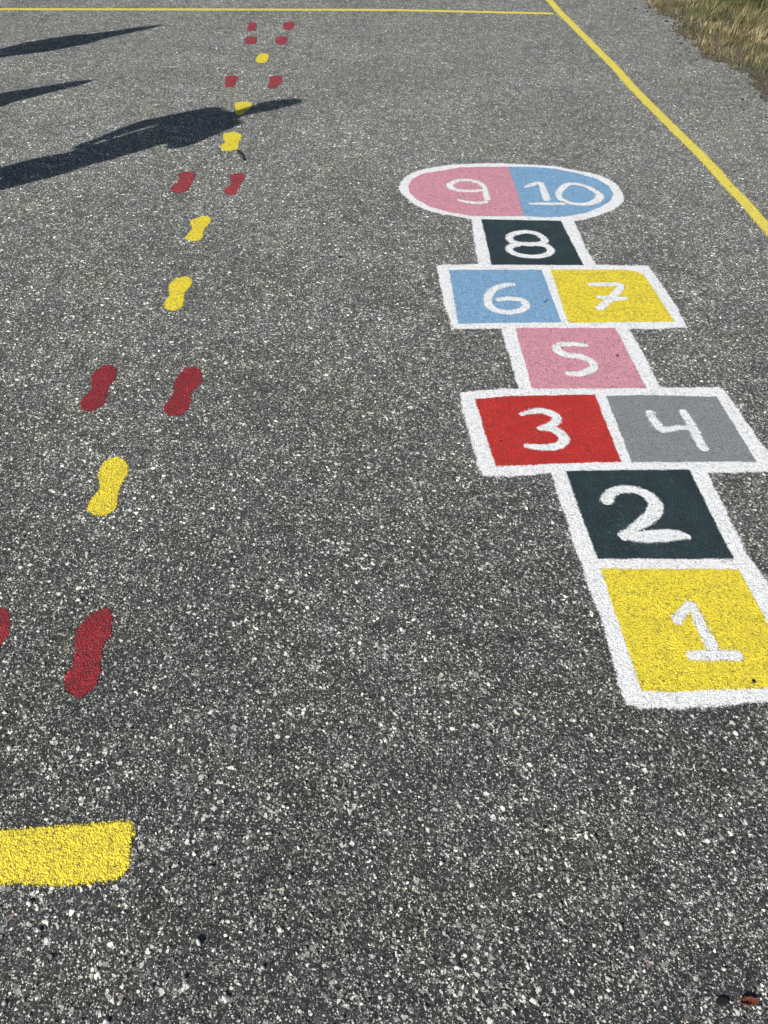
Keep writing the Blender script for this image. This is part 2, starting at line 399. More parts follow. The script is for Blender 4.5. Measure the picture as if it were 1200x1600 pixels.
# ------------------------------------------------------------------ shoe prints
red1 = Z(90, 930, 8.89, [(520, 245), (620, 195), (700, 195), (745, 270), (755, 400), (745, 520), (680, 640), (630, 720), (600, 830), (590, 1000), (590, 1100), (540, 1220), (460, 1330), (330, 1410), (210, 1390), (120, 1280), (105, 1130), (150, 1060), (220, 1000), (230, 880), (250, 750), (245, 620), (255, 480), (330, 420), (410, 310)])
PR = [
 ("red", red1, "large dark red shoe print nearest the camera, whole and above the short thick yellow bar"),
 ("red", [(x - 160, y) for x, y in red1], "dark red shoe print cut by the left edge, left of the nearest whole red print"),
 ("red", Z(240, 550, 12, [(590, 330), (700, 290), (800, 290), (870, 350), (910, 440), (905, 540), (850, 620), (760, 700), (700, 780), (690, 880), (680, 980), (640, 1070), (560, 1150), (450, 1190), (320, 1195), (220, 1150), (190, 1070), (200, 1000), (270, 920), (330, 830), (390, 720), (400, 600), (440, 480), (500, 400)]),
  "right print of the dark red pair just beyond the nearest yellow shoe print"),
 ("red", Z(110, 550, 12, [(590, 280), (700, 245), (800, 270), (850, 330), (860, 430), (830, 530), (750, 610), (700, 680), (680, 780), (660, 880), (620, 980), (540, 1050), (440, 1090), (330, 1110), (240, 1080), (190, 1000), (200, 910), (270, 830), (340, 760), (400, 690), (390, 590), (390, 480), (430, 400), (500, 340)]),
  "left print of the dark red pair beyond the nearest yellow shoe print"),
 ("yellow", Z(110, 700, 10, [(640, 160), (760, 150), (850, 200), (900, 290), (900, 370), (850, 460), (800, 550), (770, 640), (745, 760), (735, 880), (690, 970), (600, 1030), (480, 1060), (360, 1050), (280, 990), (265, 930), (310, 850), (350, 760), (430, 690), (460, 600), (440, 500), (440, 400), (470, 300), (550, 210)]),
  "largest and nearest yellow shoe print, in front of the middle red pair"),
 ("yellow", Z(240, 320, 8.89, [(380, 1010), (460, 995), (520, 1030), (530, 1080), (500, 1150), (440, 1210), (420, 1280), (410, 1360), (390, 1420), (320, 1460), (250, 1470), (180, 1445), (140, 1400), (160, 1350), (200, 1290), (225, 1240), (215, 1170), (225, 1100), (290, 1040)]),
  "second yellow shoe print from the camera, beyond the large red pair"),
 ("yellow", Z(240, 320, 8.89, [(560, 200), (640, 175), (710, 160), (780, 185), (790, 220), (750, 290), (700, 340), (685, 400), (685, 440), (640, 490), (560, 505), (490, 495), (440, 465), (480, 400), (530, 340), (530, 290), (505, 250), (520, 225)]),
  "third yellow shoe print from the camera, before the red pair below the long shadow"),
 ("yellow", Z(255, 190, 8, [(760, 150), (830, 140), (890, 130), (950, 150), (985, 185), (960, 230), (940, 290), (935, 340), (880, 360), (770, 370), (720, 330), (730, 290), (775, 260), (755, 210)]),
  "yellow shoe print beside the black twig, in sun just right of the long shadow"),
 ("red", Z(255, 190, 8, [(190, 660), (290, 630), (380, 640), (390, 700), (360, 760), (330, 830), (270, 880), (150, 895), (95, 850), (110, 810), (170, 770), (200, 720)]),
  "left print of the red pair in front of the long shadow"),
 ("red", Z(255, 190, 8, [(830, 670), (930, 650), (1000, 655), (1015, 710), (970, 770), (940, 830), (910, 900), (840, 925), (775, 900), (765, 850), (810, 810), (860, 760), (840, 710)]),
  "right print of the red pair in front of the long shadow, below the black twig"),
 ("yellow", Z(335, 70, 10, [(700, 150), (800, 135), (850, 170), (830, 230), (800, 275), (700, 285), (645, 255), (660, 200)]),
  "smallest and farthest yellow shoe print, before the two farthest red pairs"),
 ("red", Z(335, 70, 10, [(180, 500), (300, 485), (370, 510), (340, 580), (310, 650), (200, 665), (165, 620), (180, 560)]),
  "left print of the red pair just beyond the head of the long shadow"),
 ("red", Z(335, 70, 10, [(860, 510), (950, 485), (1050, 500), (1050, 570), (1000, 640), (900, 690), (825, 660), (860, 590)]),
  "right print of the red pair just beyond the head of the long shadow"),
 ("yellow", Z(335, 70, 10, [(330, 910), (440, 890), (560, 905), (580, 950), (550, 1000), (500, 1030), (470, 1070), (400, 1100), (340, 1085), (335, 1020), (320, 960)]),
  "yellow shoe print partly darkened by the neck of the long shadow"),
 ("red", Z(370, 25, 10.909, [(205, 125), (270, 110), (335, 120), (335, 180), (310, 240), (230, 252), (175, 245), (190, 190)]),
  "left print of the farthest red pair near the far yellow line"),
 ("red", Z(370, 25, 10.909, [(800, 125), (860, 105), (950, 100), (990, 140), (960, 190), (930, 228), (830, 240), (800, 185)]),
  "right print of the farthest red pair near the far yellow line"),
 ("red", Z(370, 25, 10.909, [(150, 370), (240, 350), (330, 370), (335, 430), (305, 475), (160, 478), (135, 440)]),
  "left print of the second farthest red pair, beyond the farthest yellow print"),
 ("red", Z(370, 25, 10.909, [(680, 370), (760, 350), (850, 362), (860, 420), (800, 485), (690, 480), (660, 430)]),
  "right print of the second farthest red pair, beyond the farthest yellow print"),
]
for c, px, lab in PR:
    cx = sum(p[0] for p in px) / len(px); cy = sum(p[1] for p in px) / len(px)
    o = sheet("shoe_print", px, .0010, (FADED_RED if cy < 310 else MAROON) if c == "red" else YELLOW, rim=.011, jit=.0008, step=.006)
    g = Vector((*at(cx, cy), 0)); o.data.transform(Matrix.Translation(-g)); o.location = g
    tag(o, lab, "painted footprint", "red shoe prints painted in a trail" if c == "red" else "yellow shoe prints painted in a trail")

# ------------------------------------------------------------------ yellow lines
far = [at(x, y) for x, y in [(0, 14.5), (300, 15), (600, 16), (750, 19), (866, 21.5)]]
d = np.array(far[1]) - np.array(far[0]); d /= np.linalg.norm(d)
far = [tuple(np.array(far[0]) - d * 12), tuple(np.array(far[0]) - d * 4)] + far
o = ribbons("boundary_line", [(far, .052)], .0010, YELLOW_OLD, world=True, rim=.020, jit=.001)
tag(o, "thin yellow line running straight across the far end of the court", "painted line")
side = [at(x, y) for x, y in [(857.5, 0), (873, 18), (893, 37.5), (917, 62), (938, 83), (963, 108), (993, 142), (1050, 199), (1087, 235), (1112, 261), (1139, 291.6), (1165, 318), (1197, 355)]]
d0 = np.array(side[0]) - np.array(side[2]); d0 /= np.linalg.norm(d0); d1 = np.array(side[-1]) - np.array(side[-5]); d1 /= np.linalg.norm(d1)
side = [tuple(np.array(side[0]) + d0 * 14), tuple(np.array(side[0]) + d0 * 2)] + side + [tuple(np.array(side[-1]) + d1 * 1), tuple(np.array(side[-1]) + d1 * 8)]
o = ribbons("boundary_line", [(side, .054)], .0018, YELLOW_OLD, world=True, rim=.020, jit=.001)
tag(o, "yellow line slanting down the right side between the hopscotch and the grass", "painted line")
bar = [(-260, 1310), (0, 1299), (60, 1295), (100, 1292), (160, 1289), (200, 1286), (205, 1288), (207, 1294), (210, 1303), (204, 1312), (202, 1332), (199, 1350), (193, 1365), (182, 1372), (140, 1379), (96, 1381), (40, 1380), (0, 1379), (-260, 1388)]
o = sheet("start_line", bar, .0010, YELLOW, curve=False, rim=.015, jit=.0010)
tag(o, "short thick yellow bar with a rounded end in the lower left corner", "painted line")

# ------------------------------------------------------------------ verge: soil, dry grass
edge_px = [(960, -22), (1000, -4), (1030, 12), (1062, 34), (1078, 58), (1098, 78), (1122, 92), (1150, 104), (1170, 124), (1200, 140), (1235, 168), (1290, 215)]
edge = [at(*p) for p in edge_px]
e0 = np.array(edge[0]); e1 = np.array(edge[-1]); dd = e0 - e1; dd /= np.linalg.norm(dd)
EDGE = np.array([e1 - dd * 9, e1 - dd * 5, e1 - dd * 2.4 + np.array([.05, 0])] + [np.array(p) for p in edge[::-1]] + [e0 + dd * 3, e0 + dd * 8, e0 + dd * 20])
EDGE = catmull([tuple(p) for p in EDGE], False, 10)
EDGE = resample(EDGE, .03, False)
EDGE[:, 0] += wob(len(EDGE), .035, k=4) + wob(len(EDGE), .015, k=1)
def mat_soil():
    m, T, b = base_mat("verge_soil")
    geo = T.new("ShaderNodeNewGeometry").outputs["Position"]
    n = T.noise(geo, 45, 5, .7).outputs[0]; n2 = T.noise(geo, 300, 3, .6).outputs[0]
    c = T.ramp(n, [(.3, (.05, .038, .028)), (.5, (.15, .12, .10)), (.7, (.27, .225, .195))])
    c = T.scale(c, T.smooth(n2, .3, .7, .55, 1.4))
    T.put(b.inputs["Base Color"], c); b.inputs["Roughness"].default_value = .95
    bp = T.new("ShaderNodeBump"); bp.inputs["Distance"].default_value = .012; T.put(bp.inputs["Height"], n2); T.put(b.inputs["Normal"], bp.outputs[0])
    at_ = T.new("ShaderNodeAttribute", attribute_name="cover")
    n4 = T.math('MULTIPLY_ADD', T.noise(geo, 9, 3, .6).outputs[0], .5, T.math('MULTIPLY', T.noise(geo, 150, 3, .75).outputs[0], .55))
    a = T.smooth(T.math('SUBTRACT', T.math('MULTIPLY', at_.outputs["Fac"], 1.15), n4), -.10, .14)
    T.put(b.inputs["Alpha"], a)
    return m
V, F_, C_ = [], [], []
nE = len(EDGE)
for k, (dx, cv) in enumerate(((-.24, 0.10), (-.05, .42), (.08, .9), (40, 1.))):
    for p in EDGE: V.append((p[0] + dx, p[1], .003)); C_.append(cv)
for k in range(3):
    for i in range(nE - 1): F_.append((k * nE + i, (k + 1) * nE + i, (k + 1) * nE + i + 1, k * nE + i + 1))
tag(link("verge", mesh_cover("verge", V, F_, C_), mat_soil()), kind='structure')

def edge_x(y): return np.interp(y, EDGE[:, 1], EDGE[:, 0])

def grass_mesh(n):
    y = RNG.uniform(2.0, 11.5, n); d = RNG.gamma(1.7, .55, n)
    d = np.where(RNG.random(n) < .14, RNG.uniform(-.10, .14, n) * RNG.random(n) ** .5, d)
    # tufts
    tx = np.round(y * 9) * 12.9898 + np.round(d * 9) * 78.233
    tuft = np.abs(np.sin(tx) * 43758.5453) % 1
    keep = (d < 5) & (RNG.random(n) < .35 + .65 * tuft) & ((d > .12) | (RNG.random(n) < .55))
    y, d, tuft = y[keep], d[keep], tuft[keep]; n = len(y)
    x = edge_x(y) + d - .01
    L = (.028 + .075 * np.clip(d / .9, 0, 1)) * RNG.uniform(.5, 1.5, n) * (.7 + .6 * tuft)
    Wd = RNG.uniform(.0012, .003, n)
    a = RNG.uniform(0, 2 * np.pi, n); lean = RNG.uniform(.2, 1.15, n)
    cx, cy = np.cos(a), np.sin(a)
    # tufts share a lean
    ta = tuft * 30; cx = cx * .6 + np.cos(ta) * .5; cy = cy * .6 + np.sin(ta) * .5
    pts = []
    for t, ww in ((0, 1), (.5, .8), (1, 0)):
        hz = L * (t * (1 - .35 * lean * t)); off = L * lean * t * t * .9
        px, py = x + cx * off, y + cy * off
        if ww: pts += [np.stack([px - cy * Wd * ww, py + cx * Wd * ww, hz + .002], 1), np.stack([px + cy * Wd * ww, py - cx * Wd * ww, hz + .002], 1)]
        else: pts.append(np.stack([px, py, hz + .002], 1))
    Vv = np.stack(pts, 1).reshape(-1, 3); b = np.arange(n)[:, None] * 5
    Q = (b + np.array([0, 1, 3, 2])).reshape(-1); Tt = (b + np.array([2, 3, 4])).reshape(-1)
    me = bpy.data.meshes.new("grass"); me.vertices.add(len(Vv)); me.vertices.foreach_set("co", Vv.ravel().astype(np.float32))
    me.loops.add(7 * n); me.loops.foreach_set("vertex_index", np.concatenate([Q, Tt]).astype(np.int32))
    st = np.concatenate([np.arange(n) * 4, 4 * n + np.arange(n) * 3]).astype(np.int32)
    me.polygons.add(2 * n); me.polygons.foreach_set("loop_start", st)
    me.update(calc_edges=True); me.validate()
    g = np.sin(x * 2.1 + y * 1.3) * .5 + np.sin(y * 3.7 - x * 4.1) * .5 + np.sin(x * 9 + y * 8) * .35
    r = np.clip(.52 + .22 * g + RNG.normal(0, .16, n), 0, 1)
    at_ = me.attributes.new("rnd", 'FLOAT', 'POINT'); at_.data.foreach_set("value", np.repeat(r, 5).astype(np.float32))
    return me
GR = attr_mat("grass_blades", [(0, (.022, .050, .010)), (.32, (.045, .072, .018)), (.54, (.115, .108, .040)), (.78, (.25, .20, .10)), (1, (.50, .41, .25))], rough=.6)
tag(link("grass", grass_mesh(150000), GR), "short dry grass with green tufts along the right edge of the tarmac", "grass", kind='stuff')

# ------------------------------------------------------------------ stone chips standing out of the bitumen
def inside(P, X, Y):
    r = np.zeros(len(X), bool); bx0, by0 = P.min(0); bx1, by1 = P.max(0)
    idx = np.where((X > bx0) & (X < bx1) & (Y > by0) & (Y < by1))[0]
    if not len(idx): return r
    x, y = X[idx], Y[idx]; c = np.zeros(len(idx), bool)
    x0, y0 = P[:, 0], P[:, 1]; x1, y1 = np.roll(x0, -1), np.roll(y0, -1)
    for a, b, cc, dd_ in zip(x0, y0, x1, y1):
        if b == dd_: continue
        c ^= ((b > y) != (dd_ > y)) & (x < (cc - a) * (y - b) / (dd_ - b) + a)
    r[idx] = c; return r

def chips_mesh(n):
    y = .15 + RNG.power(1.0, n) * 2.9; x = RNG.uniform(-1, 1, n) * (.75 + .50 * y)
    dens = np.clip(.72 - y / 4.5, .05, 1); k = RNG.random(n) < dens; x, y = x[k], y[k]
    bad = np.zeros(len(x), bool)
    for P in PAINTED: bad |= inside(P, x, y)
    x, y = x[~bad], y[~bad]; n = len(x)
    r = np.clip(np.exp(RNG.normal(math.log(.0019), .42, n)), .0009, .0085)
    # a chip = irregular low dome of 6 base + 3..6 top points
    m = 7; ang = np.sort(RNG.uniform(0, 2 * np.pi, (n, m)) * .45 + (np.arange(m) * 2 * np.pi / m) * .8, 1)
    el = RNG.uniform(.55, 1, n)[:, None]; rot = RNG.uniform(0, 2 * np.pi, n)[:, None]
    def ring(rad, zz):
        u = np.cos(ang) * rad; v = np.sin(ang) * rad * el
        return np.stack([x[:, None] + u * np.cos(rot) - v * np.sin(rot), y[:, None] + u * np.sin(rot) + v * np.cos(rot), zz], 2)
    R0 = r[:, None] * RNG.uniform(.8, 1.2, (n, m)); hh = r * RNG.uniform(.25, .65, n)
    tx, ty = RNG.normal(0, .22, n)[:, None], RNG.normal(0, .22, n)[:, None]
    R1 = R0 * RNG.uniform(.55, .9, (n, m))
    A = ring(R0, np.full((n, m), -.0003)); B = ring(R1, np.zeros((n, m)))
    B[:, :, 2] = np.maximum(hh[:, None] + (B[:, :, 0] - x[:, None]) * tx + (B[:, :, 1] - y[:, None]) * ty, .0002)
    Vv = np.concatenate([A, B], 1).reshape(-1, 3); b = np.arange(n)[:, None, None] * (2 * m)
    q = np.array([[i, (i + 1) % m, m + (i + 1) % m, m + i] for i in range(m)])
    Q = (b + q[None]).reshape(-1); top = (np.arange(n)[:, None] * 2 * m + m + np.arange(m)).reshape(-1)
    me = bpy.data.meshes.new("stone_chips"); me.vertices.add(len(Vv)); me.vertices.foreach_set("co", Vv.ravel().astype(np.float32))
    me.loops.add(len(Q) + len(top)); me.loops.foreach_set("vertex_index", np.concatenate([Q, top]).astype(np.int32))
    st = np.concatenate([np.arange(n * m) * 4, 4 * n * m + np.arange(n) * m]).astype(np.int32)
    me.polygons.add(n * (m + 1)); me.polygons.foreach_set("loop_start", st)
    me.update(calc_edges=True); me.validate()
    v = np.clip(RNG.beta(1.3, 1.9, n) + .25 * (r > .0032), 0, 1)
    a_ = me.attributes.new("rnd", 'FLOAT', 'POINT'); a_.data.foreach_set("value", np.repeat(v, 2 * m).astype(np.float32))
    return me
CH = attr_mat("stone_chip", [(0, (.05, .051, .052)), (.35, (.13, .13, .125)), (.6, (.30, .30, .28)), (.85, (.55, .54, .50)), (1, (.66, .62, .55))], rough=.75, grain=.25)
tag(link("stone_chips", chips_mesh(75000), CH), "pale stone chips standing out of the dark worn tarmac", "stone chips", kind='stuff')

# ------------------------------------------------------------------ small litter
def crumbs_mesh(n):
    y = RNG.uniform(2.2, 9.5, n); d = -RNG.exponential(.10, n) + .06; k = d > -.6; y, d = y[k], d[k]; n = len(y)
    x = edge_x(y) + d; r_ = np.clip(np.exp(RNG.normal(math.log(.0036), .45, n)), .0015, .010)
    bm = bmesh.new(); bmesh.ops.create_icosphere(bm, subdivisions=1, radius=1); base = np.array([v.co[:] for v in bm.verts]); F = [[v.index for v in f.verts] for f in bm.faces]; bm.free()
    m = len(base); V = base[None] * r_[:, None, None] * RNG.uniform(.55, 1.3, (n, m, 1)); V[:, :, 2] *= .55
    st = RNG.uniform(1, 2.4, n)[:, None]; a = RNG.uniform(0, 6.3, n)[:, None]; X = V[:, :, 0] * st; Y = V[:, :, 1].copy()
    V[:, :, 0] = X * np.cos(a) - Y * np.sin(a) + x[:, None]; V[:, :, 1] = X * np.sin(a) + Y * np.cos(a) + y[:, None]; V[:, :, 2] += (r_ * .35 + .003)[:, None]
    me = bpy.data.meshes.new("soil_crumbs"); me.from_pydata(V.reshape(-1, 3).tolist(), [], (np.array(F)[None] + np.arange(n)[:, None, None] * m).reshape(-1, 3).tolist())
    a_ = me.attributes.new("rnd", 'FLOAT', 'POINT'); a_.data.foreach_set("value", np.repeat(RNG.random(n), m).astype(np.float32)); return me
tag(link("soil_crumbs", crumbs_mesh(1800), attr_mat("soil_crumb", [(0, (.02, .014, .010)), (.5, (.06, .04, .028)), (.8, (.16, .12, .09)), (1, (.30, .26, .22))], rough=.95)),
    "dark soil crumbs and grit strewn along the foot of the grass", "soil crumbs", kind='stuff')
def leaf(name, px, L, Wd, rz, curl, mat, lab, cat):
    g = Vector((*at(*px), .0035)); bm = bmesh.new(); nx, ny = 14, 6; vs = []
    for i in range(nx + 1):
        t = i / nx; hw = Wd * .5 * (math.sin(math.pi * min(1, t * 1.03)) ** .7 * (1 + .18 * math.sin(t * 23)) if 0 < t < 1 else .06)
        row = []
        for j in range(ny + 1):
            s = j / ny * 2 - 1
            row.append(bm.verts.new((L * (t - .5), hw * s, curl * (s * s) * (.6 + .5 * math.sin(t * 5)) + curl * .9 * (t - .45) ** 2 * 3 + .0009 * math.sin(t * 31 + s * 5))))
        vs.append(row)
    for i in range(nx):
        for j in range(ny): bm.faces.new((vs[i][j], vs[i + 1][j], vs[i + 1][j + 1], vs[i][j + 1]))
    me = bpy.data.meshes.new(name); bm.to_mesh(me); bm.free()
    for p in me.polygons: p.use_smooth = True
    o = link(name, me, mat); o.location = g; o.rotation_euler = (0, 0, rz)
    m = o.modifiers.new("thick", 'SOLIDIFY'); m.thickness = .0006
    return tag(o, lab, cat)
LEAF = flat_mat("dry_leaf", (.13, .032, .014), .55, .5, 220, .0006)
DARK = flat_mat("dark_bark", (.005, .0045, .005), 1, .4, 200, .0008)
leaf("dry_leaf", (1170, 1565), .036, .013, math.radians(8), .004, LEAF, "small curled red-brown dry leaf in the lower right corner", "leaf")
def lump(name, px, sx, sy, sz, rz, mat, lab, cat, z=0., seed=1):
    rr = random.Random(seed); bm = bmesh.new(); bmesh.ops.create_icosphere(bm, subdivisions=3, radius=1)
    ax = [Vector((rr.gauss(0, 1), rr.gauss(0, 1), rr.gauss(0, 1))).normalized() for _ in range(9)]
    for v in bm.verts:
        k = 1.0
        for a in ax: k = min(k, .80 / max(.3, v.co.normalized().dot(a))) if v.co.dot(a) > .8 else k
        k *= 1 + .08 * math.sin(v.co.x * 9 + seed) * math.sin(v.co.y * 8)
        v.co = Vector((v.co.x * sx * k, v.co.y * sy * k, v.co.z * sz * k))
    me = bpy.data.meshes.new(name); bm.to_mesh(me); bm.free()
    o = link(name, me, mat); g = at(*px); o.location = (g[0], g[1], z + sz * .55); o.rotation_euler = (0, 0, rz)
    return tag(o, lab, cat)
lump("bark_scrap", (1128, 1565), .013, .007, .0035, .2, DARK, "flat black scrap of bark left of the red-brown leaf", "bark scrap", seed=3)
def twig(name, pts, r, mat, lab, cat):
    P = catmull([(*at(*p), z) for (p, z) in pts], False, 6); V, Fs = [], []; m = 6
    o3 = P[len(P) // 2].copy(); o3[2] = 0
    for i, p in enumerate(P):
        t = P[min(i + 1, len(P) - 1)] - P[max(i - 1, 0)]; t /= np.linalg.norm(t); s_ = np.cross(t, (0, 0, 1)); s_ /= np.linalg.norm(s_); u = np.cross(s_, t)
        rr = r * (1 - .5 * i / len(P)) * (1 + .2 * math.sin(i * 1.7))
        for k in range(m):
            a = 2 * math.pi * k / m; V.append(tuple(p - o3 + s_ * math.cos(a) * rr + u * math.sin(a) * rr))
    for i in range(len(P) - 1):
        for k in range(m): Fs.append((i * m + k, i * m + (k + 1) % m, (i + 1) * m + (k + 1) % m, (i + 1) * m + k))
    Fs += [tuple(range(m))[::-1], tuple((len(P) - 1) * m + k for k in range(m))]
    me = bpy.data.meshes.new(name); me.from_pydata(V, [], Fs); o = link(name, me, mat); o.location = tuple(o3)
    return tag(o, lab, cat)
twig("twig", [((371, 236), .004), ((373, 243), .014), ((377, 247), .010), ((381, 252), .005)], .0042, DARK, "short bent black twig touching the heel of a yellow shoe print", "twig")
twig("grass_stem", [((1176, 207), .004), ((1190, 208.5), .008), ((1215, 210), .004)], .0022, flat_mat("green_stem", (.08, .075, .025), .7), "thin greenish dry stem on the tarmac at the right edge below the grass", "dry stem")
twig("twig", [((850, 474), .004), ((853, 471), .006), ((856, 468.5), .004)], .0015, DARK, "tiny dark splinter lying on the light blue square beside the yellow one", "twig")
for (px, s, lab) in [((1177, 1065), .0055, "dark brown crumb near the lower edge of the yellow number 1 square"),
                     ((964, 556.5), .0055, "black crumb on the right side of the pink number 5 square"),
                     ((892, 557), .004, "") , ((530, 402), .008, "small black crumb on bare tarmac left of the white-bordered circle"),
                     ((1160, 156), .009, "larger black crumb beside the dirt at the foot of the grass"), ((1138, 171), .007, "black crumb between the slanting yellow line and the grass"),
                     ((1147, 269), .007, "black crumb right of the slanting yellow line, level with the end circle top"), ((1142, 292.5), .005, "black crumb lying on the slanting yellow line"),
                     ((782, 690), .004, "small dark crumb on the left side of the red number 3 square")]:
    if lab: lump("dirt_crumb", px, s, s * .7, s * .5, px[0], DARK, lab, "dirt crumb", .001, seed=px[1])

# ------------------------------------------------------------------ people standing left of the picture, whose shadows cross it
def capsule(V, Fs, p0, r0, p1, r1, m=14, h=4):
    """a rounded tapering limb between two joints"""
    p0, p1 = Vector(p0), Vector(p1); ax = p1 - p0; L = ax.length
    ax = ax.normalized() if L > 1e-6 else Vector((0, 0, 1)); u = ax.orthogonal().normalized(); v = ax.cross(u)
    rings = []
    for k in range(1, h + 1): a = k / h * math.pi / 2; rings.append((p0 - ax * r0 * math.cos(a), r0 * math.sin(a)))
    for k in range(h, 0, -1): a = k / h * math.pi / 2; rings.append((p1 + ax * r1 * math.cos(a), r1 * math.sin(a)))
    b = len(V)
    for c, rr in rings:
        for q in range(m): t = 2 * math.pi * q / m; V.append(tuple(c + u * math.cos(t) * rr + v * math.sin(t) * rr))
    for k in range(len(rings) - 1):
        for q in range(m): Fs.append((b + k * m + q, b + k * m + (q + 1) % m, b + (k + 1) * m + (q + 1) % m, b + (k + 1) * m + q))
    s0 = len(V); V.append(tuple(p0 - ax * r0)); V.append(tuple(p1 + ax * r1)); e = b + (len(rings) - 1) * m
    for q in range(m): Fs.append((s0, b + (q + 1) % m, b + q)); Fs.append((s0 + 1, e + q, e + (q + 1) % m))

def skin(name, J, E, mat, parent, root=None, vox=.007, smooth=6):
    """all limbs of a figure melted into one continuous surface"""
    V, Fs = [], []
    for a, b in E: capsule(V, Fs, J[a][:3], J[a][3], J[b][:3], J[b][3])
    me = bpy.data.meshes.new(name); me.from_pydata(V, [], Fs); o = link(name, me, mat, parent)
    m = o.modifiers.new("melt", 'REMESH'); m.mode = 'VOXEL'; m.voxel_size = vox; m.use_smooth_shade = True
    if smooth: q = o.modifiers.new("soft", 'SMOOTH'); q.factor = .5; q.iterations = smooth
    return o
SKIN = flat_mat("skin", (.50, .30, .22), .5, .08, 30)
HAIR = flat_mat("brown_hair", (.06, .035, .02), .55, .4, 90, .002)
BLONDE = flat_mat("fair_hair", (.30, .20, .10), .55, .3, 90, .002)
DENIM = flat_mat("denim", (.04, .06, .12), .85, .25, 300, .0005)
NAVY = flat_mat("navy_cloth", (.02, .03, .07), .8, .2, 60, .001)
RUST = flat_mat("rust_cloth", (.28, .08, .04), .85, .2, 60, .001)
GREENC = flat_mat("green_cloth", (.05, .12, .07), .85, .2, 60, .001)
SHOE = flat_mat("shoe_white", (.55, .54, .5), .6, .1, 60)
LIP = flat_mat("lips", (.35, .10, .09), .5, .1)
EYE = flat_mat("eye", (.02, .02, .02), .2, .1)

def hand_joints(J, E, key, base, dirv, side, palm, s=1.):
    """palm plus four fingers and a thumb, slightly curled; dirv = down the hand, side = across the knuckles, palm = palm normal"""
    base = Vector(base); d = Vector(dirv).normalized(); a = Vector(side).normalized(); p = Vector(palm).normalized()
    c = base + d * .05 * s; J[key + "palm"] = (*c, .024 * s); E.append((key, key + "palm"))
    for i, (o, l) in enumerate(((-.027, .062), (-.009, .07), (.009, .067), (.026, .052))):
        k0 = c + d * .035 * s + a * o * s; k1 = k0 + (d * .8 + p * .35) * l * .5 * s; k2 = k1 + (d * .45 + p * .75) * l * .45 * s
        n = f"{key}f{i}"; J[n + "a"] = (*k0, .0095 * s); J[n + "b"] = (*k1, .0085 * s); J[n + "c"] = (*k2, .007 * s)
        E += [(key + "palm", n + "a"), (n + "a", n + "b"), (n + "b", n + "c")]
    t0 = base + d * .03 * s - a * .03 * s + p * .008 * s; t1 = t0 + (d * .6 - a * .6 + p * .4) * .032 * s; t2 = t1 + (d * .9 - a * .1 + p * .3) * .026 * s
    J[key + "ta"] = (*t0, .011 * s); J[key + "tb"] = (*t1, .010 * s); J[key + "tc"] = (*t2, .008 * s)
    E += [(key + "palm", key + "ta"), (key + "ta", key + "tb"), (key + "tb", key + "tc")]

def eyes_nose(par, c, fwd, s):
    c = Vector(c); f = Vector(fwd).normalized(); a = f.cross(Vector((0, 0, 1)))
    for k in (-1, 1):
        p = c + f * .071 * s + a * .027 * s * k + Vector((0, 0, .008 * s))
        skin("eye", {"a": (*p, .0105 * s), "b": (*(p + a * .003 * s), .0105 * s)}, [("a", "b")], EYE, par, vox=.003, smooth=1)
    p = c + f * .0765 * s + Vector((0, 0, -.044 * s))
    skin("mouth", {"a": (*(p - a * .017 * s - f * .004), .0045 * s), "b": (*p, .006 * s), "c": (*(p + a * .017 * s - f * .004), .0045 * s)}, [("a", "b"), ("b", "c")], LIP, par, vox=.0025, smooth=1)

